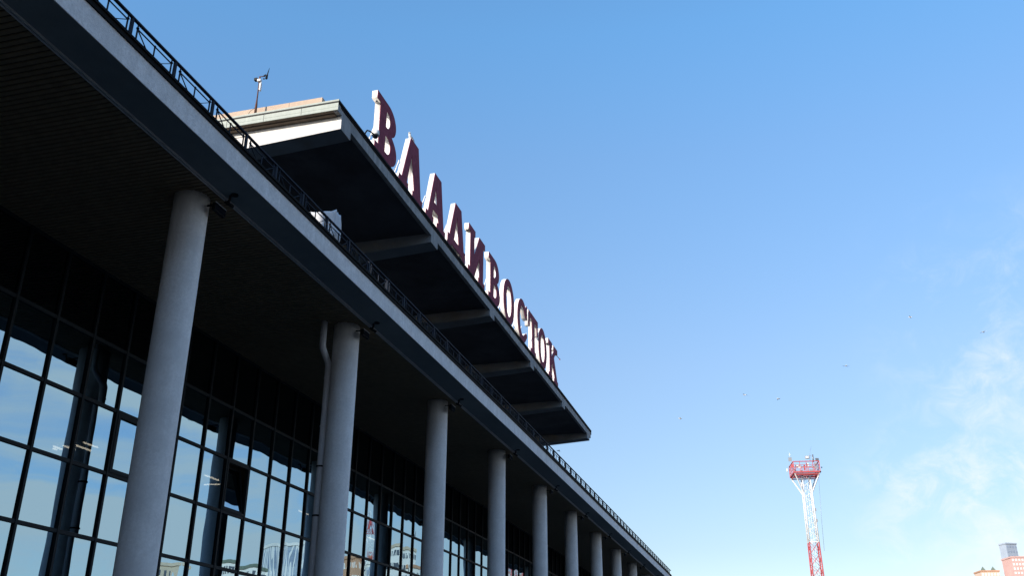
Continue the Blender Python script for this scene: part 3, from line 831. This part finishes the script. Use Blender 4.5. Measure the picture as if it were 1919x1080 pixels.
# ------------------------------------------------------------------ distant buildings
def wallmat(name, col, var=.1): return surf(name, col, .85, var, .12, streak=.05)
def tower(name, label, cx, cy, w, d, h, rz, wall, win, nx, nz, ww, wh, sides=(0, 3), cap=None, cat='building', group=None, frame=None, z_top_only=None, roofs=None):
    """block with individually built windows; sides: 0 = -x face, 3 = +y face, 1 = -y face (before turning)"""
    t = empty(name, (cx, cy, -EYE), rz); tag(t, label, cat, group)
    def part(mb, nm, mt, par=t):
        me = mb.mesh(nm, mt, (0, 0, EYE)); o = bpy.data.objects.new(nm, me); COL.objects.link(o); o.parent = par; return o
    mb = MB(); mb.box(-w/2, w/2, -d/2, d/2, 0, h); part(mb, 'wall', wall)
    mb = MB(); mb.box(-w/2-.3, w/2+.3, -d/2-.3, d/2+.3, h+.003, h+.8); part(mb, 'roof', cap or wall)
    if roofs:
        for (x0, x1, y0, y1, hh) in roofs:
            mb = MB(); mb.box(x0, x1, y0, y1, h+.81, h+hh); part(mb, 'roof_house', cap or wall)
    fh = h/nz
    meshes = {}
    cnt = 0
    zt = range(nz-1, -1, -1)
    rest = MB()
    for k in zt:
        for sd in sides:
            for i in range(nx):
                span = d if sd == 0 else w
                c = -span/2 + span*(i+.5)/nx
                z = k*fh + fh*.5
                cnt += 1
                if cnt <= 100:
                    if sd not in meshes:
                        q = MB()
                        if sd == 0: q.box(-.08, .03, -ww/2, ww/2, -wh/2, wh/2)
                        else: q.box(-ww/2, ww/2, -.08, .03, -wh/2, wh/2)
                        meshes[sd] = q.mesh('window', win, (0, 0, EYE))
                    o = bpy.data.objects.new('window', meshes[sd]); COL.objects.link(o); o.parent = t
                    o.location = {0: (-w/2, c, z), 1: (c, -d/2, z), 3: (c, d/2+.05, z)}[sd]
                else:
                    if sd == 0: rest.box(-w/2-.08, -w/2+.03, c-ww/2, c+ww/2, z-wh/2, z+wh/2)
                    elif sd == 1: rest.box(c-ww/2, c+ww/2, -d/2-.08, -d/2+.03, z-wh/2, z+wh/2)
                    else: rest.box(c-ww/2, c+ww/2, d/2-.03, d/2+.08, z-wh/2, z+wh/2)
    if rest.v:
        o = part(rest, 'window', win); o['kind'] = 'stuff'
    return t
PINK = wallmat('pink_brick', (.62, .40, .36)); PALE = wallmat('pale_panel', (.82, .80, .76)); ORNG = wallmat('orange_brick', (.52, .30, .19))  # PINK is paled, carrying distance haze and overexposure in its colour
BLUEG = wallmat('blue_grey_panel', (.36, .42, .50)); CREAM = wallmat('cream_render', (.60, .50, .38))
WINL = surf('window_light', (.80, .77, .74), .4, .2, .5); WIND = surf('window_dark', (.10, .12, .15), .25, .3, .4)
WINB = surf('window_blue', (.28, .34, .44), .25, .2, .4); GREEN = surf('green_roof', (.16, .20, .16), .7, .2, 1)
D6 = 600.0
def pol(az, D): return (D*cos(radians(az)), D*sin(radians(az)))
bx, by = pol(-11.60, 640)
tower('high_rise', 'blue-grey high-rise behind the pink brick one at the right edge of the photo', bx, by, 5.6, 7.2, 640*tan(radians(7.45))+EYE, radians(29), BLUEG, WINB, 4, 30, 1.0, 1.2, (0, 1))
bx, by = pol(-12.2, 600)
tower('apartment_tower', 'pink brick apartment tower with pale windows at the bottom right corner', bx, by, 12, 18, 600*tan(radians(6.70))+EYE, radians(12), PINK, WINL, 11, 32, .95, 1.15, (0, 1),
      cap=PINK)
bx, by = pol(-10.36, 600)
t3 = tower('apartment_block', 'orange-topped apartment block with two small green roof peaks beside the pink tower', bx, by, 10, 9.6, 600*tan(radians(6.12))+EYE, radians(10), wallmat('peach_wall', (.66, .50, .40)), WINL, 6, 24, .9, 1.3, (0, 1), cap=ORNG)
for dy in (2.9, -2.4):
    mb = MB(); n = 0
    mb.v += [(-4.6, dy-1.1, .8), (-4.6, dy+1.1, .8), (-2.4, dy+1.1, .8), (-2.4, dy-1.1, .8), (-3.5, dy, 3.0)]
    for f in ((0,1,4),(1,2,4),(2,3,4),(3,0,4),(3,2,1,0)): mb.face(f)
    me = mb.mesh('roof_peak', GREEN, (0, 0, EYE)); o = bpy.data.objects.new('roof_peak', me); COL.objects.link(o); o.parent = t3
    o.location = (0, 0, 600*tan(radians(6.12))+EYE)

# the town across the forecourt, seen mirrored in the glass front -------
REFG = 'town buildings mirrored in the glass front'
tower('beige_house', 'beige block mirrored low in the glass right of the nearest column', 213.5, -112, 8, 5, 31.6, .3, CREAM, WIND, 3, 9, .9, 1.4, group=REFG)
tower('low_block', 'long low apartment block mirrored in the glass below the tilted-open sash', 224, -98, 6, 13, 32.4, .15, PALE, WIND, 9, 10, .8, 1.5, group=REFG, cap=GREEN)
g = tower('glass_tower', 'tall white-striped glass tower mirrored wavily beside the downpipe', 229, -90, 6.5, 9.0, 38.6, .35, BLUEG, WINB, 3, 6, 1.9, 4.2, group=REFG, cap=PALE)
mb = MB()
for i in range(9): mb.box(-3.4, -3.26, -4.5+i*1.1, -4.5+i*1.1+.38, 0, 38.6)
for i in range(6): mb.box(-3.2+i*1.2, -3.2+i*1.2+.38, 4.52, 4.66, 0, 38.6)
me = mb.mesh('fin', M['white'], (0, 0, EYE)); o = bpy.data.objects.new('fin', me); COL.objects.link(o); o.parent = g
tower('orange_tower', 'orange brick tower mirrored right of the second column', 236.4, -73.5, 5, 5.5, 34.8, .25, ORNG, WINL, 4, 11, .7, 1.4, group=REFG)
tower('slim_white_tower', 'slim white tower mirrored behind the red and white mast', 241, -68.8, 3.5, 4.2, 33.6, .2, PALE, WINB, 3, 9, .6, 2.4, group=REFG)
h_ = tower('white_apartment_tower', 'broad white apartment tower with a small lattice aerial mirrored left of the third column', 243, -61.5, 7, 7.6, 38.2, .25, PALE, WIND, 6, 13, .6, 1.3, group=REFG, cap=CREAM)
tower('orange_roofed_block', 'white block with orange roof mirrored right of the white tower', 245.5, -58.4, 5, 4.2, 33.8, .25, PALE, WIND, 4, 10, .5, 1.2, group=REFG, cap=ORNG, roofs=[(-1.5, 1, -1, 1, 1.8)])
light_mast(241.8, -60.2, 41.6, .5, 2.3, .2, [(41.6, 38.0, M['greymetal'], M['greymetal']), (38.0, 36.6, M['greymetal'], M['greymetal'])], None, 'grey lattice aerial on the roof of the mirrored white tower', 'aerial_mast')
light_mast(237.8, -69.1, 46.3, .9, 2.4, .3, [(46.3, 43.2, M['white'], M['white']), (43.2, 39.6, M['red'], M['red']), (39.6, 35, M['white'], M['white']), (35, 33, M['red'], M['red']), (33, 20, M['white'], M['white']), (20, -EYE, M['red'], M['red'])], None, 'tall red and white lattice mast mirrored in the glass of the third bay', 'lattice_mast')

mb = MB(); NX, NY = 120, 24
for j in range(NY+1):
    for i in range(NX+1):
        x = -2000 + 4000*i/NX; y = -700 - 1300*j/NY
        e = min(1, j/6)
        hgt = (38 + 42*noise.noise(Vector((x*.0016, y*.002, 1))) + 14*noise.noise(Vector((x*.007, y*.007, 4))) + 5*noise.noise(Vector((x*.03, y*.03, 7))))*e*min(1.6, 1+.04*j)
        mb.v.append((x, y, -EYE-.2+max(0, hgt)))
for j in range(NY):
    for i in range(NX):
        a = j*(NX+1)+i; mb.face([a, a+1, a+NX+2, a+NX+1], True)
o = mb.build('hills', surf('wooded_hill', (.09, .085, .06), .95, .35, .02)); tag(o, kind='structure')  # unseen hills, added to block the low sky glow on the column tops

tower('sky_blocker', 'unseen grey block behind the camera, added to shade the column sides', -30, -29, 66, 38, 30, 0, surf('blocker_wall', (.16, .16, .16), .85, .1, .3), WIND, 10, 6, 2.6, 1.9, (3,))  # unseen block, added to cut the low sky light on the columns

# ------------------------------------------------------------------ sky, sun
SUN_EL, SUN_AZ = radians(20.0), radians(150.0)       # azimuth measured from +x towards +y
w = bpy.data.worlds.new('World'); SC.world = w; w.use_nodes = True
nt = w.node_tree; nt.nodes.clear(); L = nt.links.new
out = nd(nt, 'ShaderNodeOutputWorld'); bg = nd(nt, 'ShaderNodeBackground')
sky = nd(nt, 'ShaderNodeTexSky'); sky.sky_type = 'NISHITA'; sky.sun_disc = False
sky.sun_elevation = SUN_EL
sky.sun_rotation = pi/2 - SUN_AZ
sky.altitude = 20; sky.air_density = 1.0; sky.dust_density = .4; sky.ozone_density = 2.2
bg.inputs['Strength'].default_value = .145
tc = nd(nt, 'ShaderNodeTexCoord'); sep = nd(nt, 'ShaderNodeSeparateXYZ'); L(tc.outputs['Generated'], sep.inputs[0])
# thin cloud: fleecy patches low on the right, long streaks further round to the south
az = nd(nt, 'ShaderNodeMath', operation='ARCTAN2'); L(sep.outputs['Y'], az.inputs[0]); L(sep.outputs['X'], az.inputs[1])
def noise_n(scale, stretch, loc, detail, rough, dist):
    m_ = nd(nt, 'ShaderNodeMapping'); m_.inputs['Scale'].default_value = stretch; m_.inputs['Location'].default_value = loc
    L(tc.outputs['Generated'], m_.inputs['Vector'])
    n_ = nd(nt, 'ShaderNodeTexNoise'); n_.inputs['Scale'].default_value = scale; n_.inputs['Detail'].default_value = detail
    n_.inputs['Roughness'].default_value = rough; n_.inputs['Distortion'].default_value = dist
    L(m_.outputs[0], n_.inputs['Vector']); return n_.outputs['Fac']
def rng(v, a, b, c=0.0, d=1.0):
    m_ = nd(nt, 'ShaderNodeMapRange'); m_.interpolation_type = 'SMOOTHSTEP'
    for k_, q in zip(('From Min', 'From Max', 'To Min', 'To Max'), (a, b, c, d)): m_.inputs[k_].default_value = q
    L(v, m_.inputs['Value']); return m_.outputs[0]
def mth(op, a, b):
    m_ = nd(nt, 'ShaderNodeMath', operation=op)
    for k_, q in enumerate((a, b)):
        if isinstance(q, (int, float)): m_.inputs[k_].default_value = q
        else: L(q, m_.inputs[k_])
    return m_.outputs[0]
fine = noise_n(26, (1, 1, 1.25), (3.1, 1.7, .4), 9, .66, .6)
big = noise_n(6.0, (1, 1, 1.5), (.7, 5.2, 2.2), 3, .5, .3)
mixn = mth('ADD', mth('MULTIPLY', fine, .55), mth('MULTIPLY', big, .45))
right = rng(az.outputs[0], radians(-4.5), radians(-12.0))
hi = rng(sep.outputs['Z'], .47, .30)
lowb = rng(sep.outputs['Z'], .20, .12, 0, .16)           # fuller towards the horizon
c1 = mth('MULTIPLY', mth('MULTIPLY', rng(mth('ADD', mixn, lowb), .41, .86), right), hi)
streak = noise_n(3.4, (1, 1, 5.5), (1.3, .2, 4.1), 7, .55, .5)
south = rng(az.outputs[0], radians(-15), radians(-26))
c2 = mth('MULTIPLY', mth('MULTIPLY', rng(mth('ADD', streak, rng(sep.outputs['Z'], .36, .14, 0, .12)), .44, .68), south), rng(sep.outputs['Z'], .44, .26))
c3 = mth('MULTIPLY', mth('MULTIPLY', rng(mixn, .40, .66, 0, .8), rng(az.outputs[0], radians(-2.5), radians(-8.5))), rng(sep.outputs['Z'], .27, .19))
c1 = mth('MAXIMUM', c1, c3)
cl = nd(nt, 'ShaderNodeMath', operation='MAXIMUM'); L(c1, cl.inputs[0]); L(c2, cl.inputs[1])
mx = nd(nt, 'ShaderNodeMix', data_type='RGBA'); L(cl.outputs[0], mx.inputs[0])
hs = nd(nt, 'ShaderNodeVectorMath', operation='MULTIPLY')
tr = nd(nt, 'ShaderNodeValToRGB'); L(sep.outputs['Z'], tr.inputs[0])
for i, (p, c) in enumerate([(.0, (.80, .72, .70)), (.14, (.80, .74, .72)), (.317, (1.0, .98, .98)), (.515, (1.04, 1.24, 1.32)), (.62, (.98, 1.42, 1.56)), (1.0, (.95, 1.45, 1.65))]):
    if i > 1: tr.color_ramp.elements.new(p)
    e = tr.color_ramp.elements[i]; e.position = p; e.color = (c[0]/2, c[1]/2, c[2]/2, 1)
sc2 = nd(nt, 'ShaderNodeVectorMath', operation='SCALE'); sc2.inputs['Scale'].default_value = 2.0; L(tr.outputs[0], sc2.inputs[0]); L(sc2.outputs[0], hs.inputs[1])
L(sky.outputs[0], hs.inputs[0]); L(hs.outputs[0], mx.inputs[6]); mx.inputs[7].default_value = (4.6, 4.85, 5.0, 1)
L(mx.outputs[2], bg.inputs['Color']); L(bg.outputs[0], out.inputs[0])

sd = bpy.data.lights.new('sun', 'SUN'); sd.energy = 4.0; sd.angle = radians(.5); sd.color = (1, .90, .78)
so = bpy.data.objects.new('sun', sd); COL.objects.link(so)
S = Vector((cos(SUN_EL)*cos(SUN_AZ), cos(SUN_EL)*sin(SUN_AZ), sin(SUN_EL)))
so.rotation_euler = S.to_track_quat('Z', 'Y').to_euler(); so.location = (0, 0, 60)

# ------------------------------------------------------------------ camera
cd = bpy.data.cameras.new('camera'); cam = bpy.data.objects.new('camera', cd); COL.objects.link(cam); SC.camera = cam
cd.sensor_width = 36; cd.lens = 36*1779.47/1919; cd.clip_end = 8000; cd.clip_start = .05
X = Vector((.265087, -.964224, .000912)); Yd = Vector((.384574, .104861, -.917119)); F = Vector((.884212, .243467, .398613))
rot = Matrix((X, -Yd, -F)).transposed().to_4x4()
cam.matrix_world = Matrix.Translation((0, 0, EYE)) @ rot

SC.view_settings.view_transform = 'Standard'; SC.view_settings.look = 'None'; SC.view_settings.gamma = 1
SC.view_settings.exposure = 0.54
SC.render.engine = 'CYCLES'
SC.cycles.caustics_reflective = False; SC.cycles.caustics_refractive = False; SC.cycles.max_bounces = 8; SC.cycles.transparent_max_bounces = 12; SC.cycles.glossy_bounces = 5
SC.render.resolution_x = 1024; SC.render.resolution_y = 577
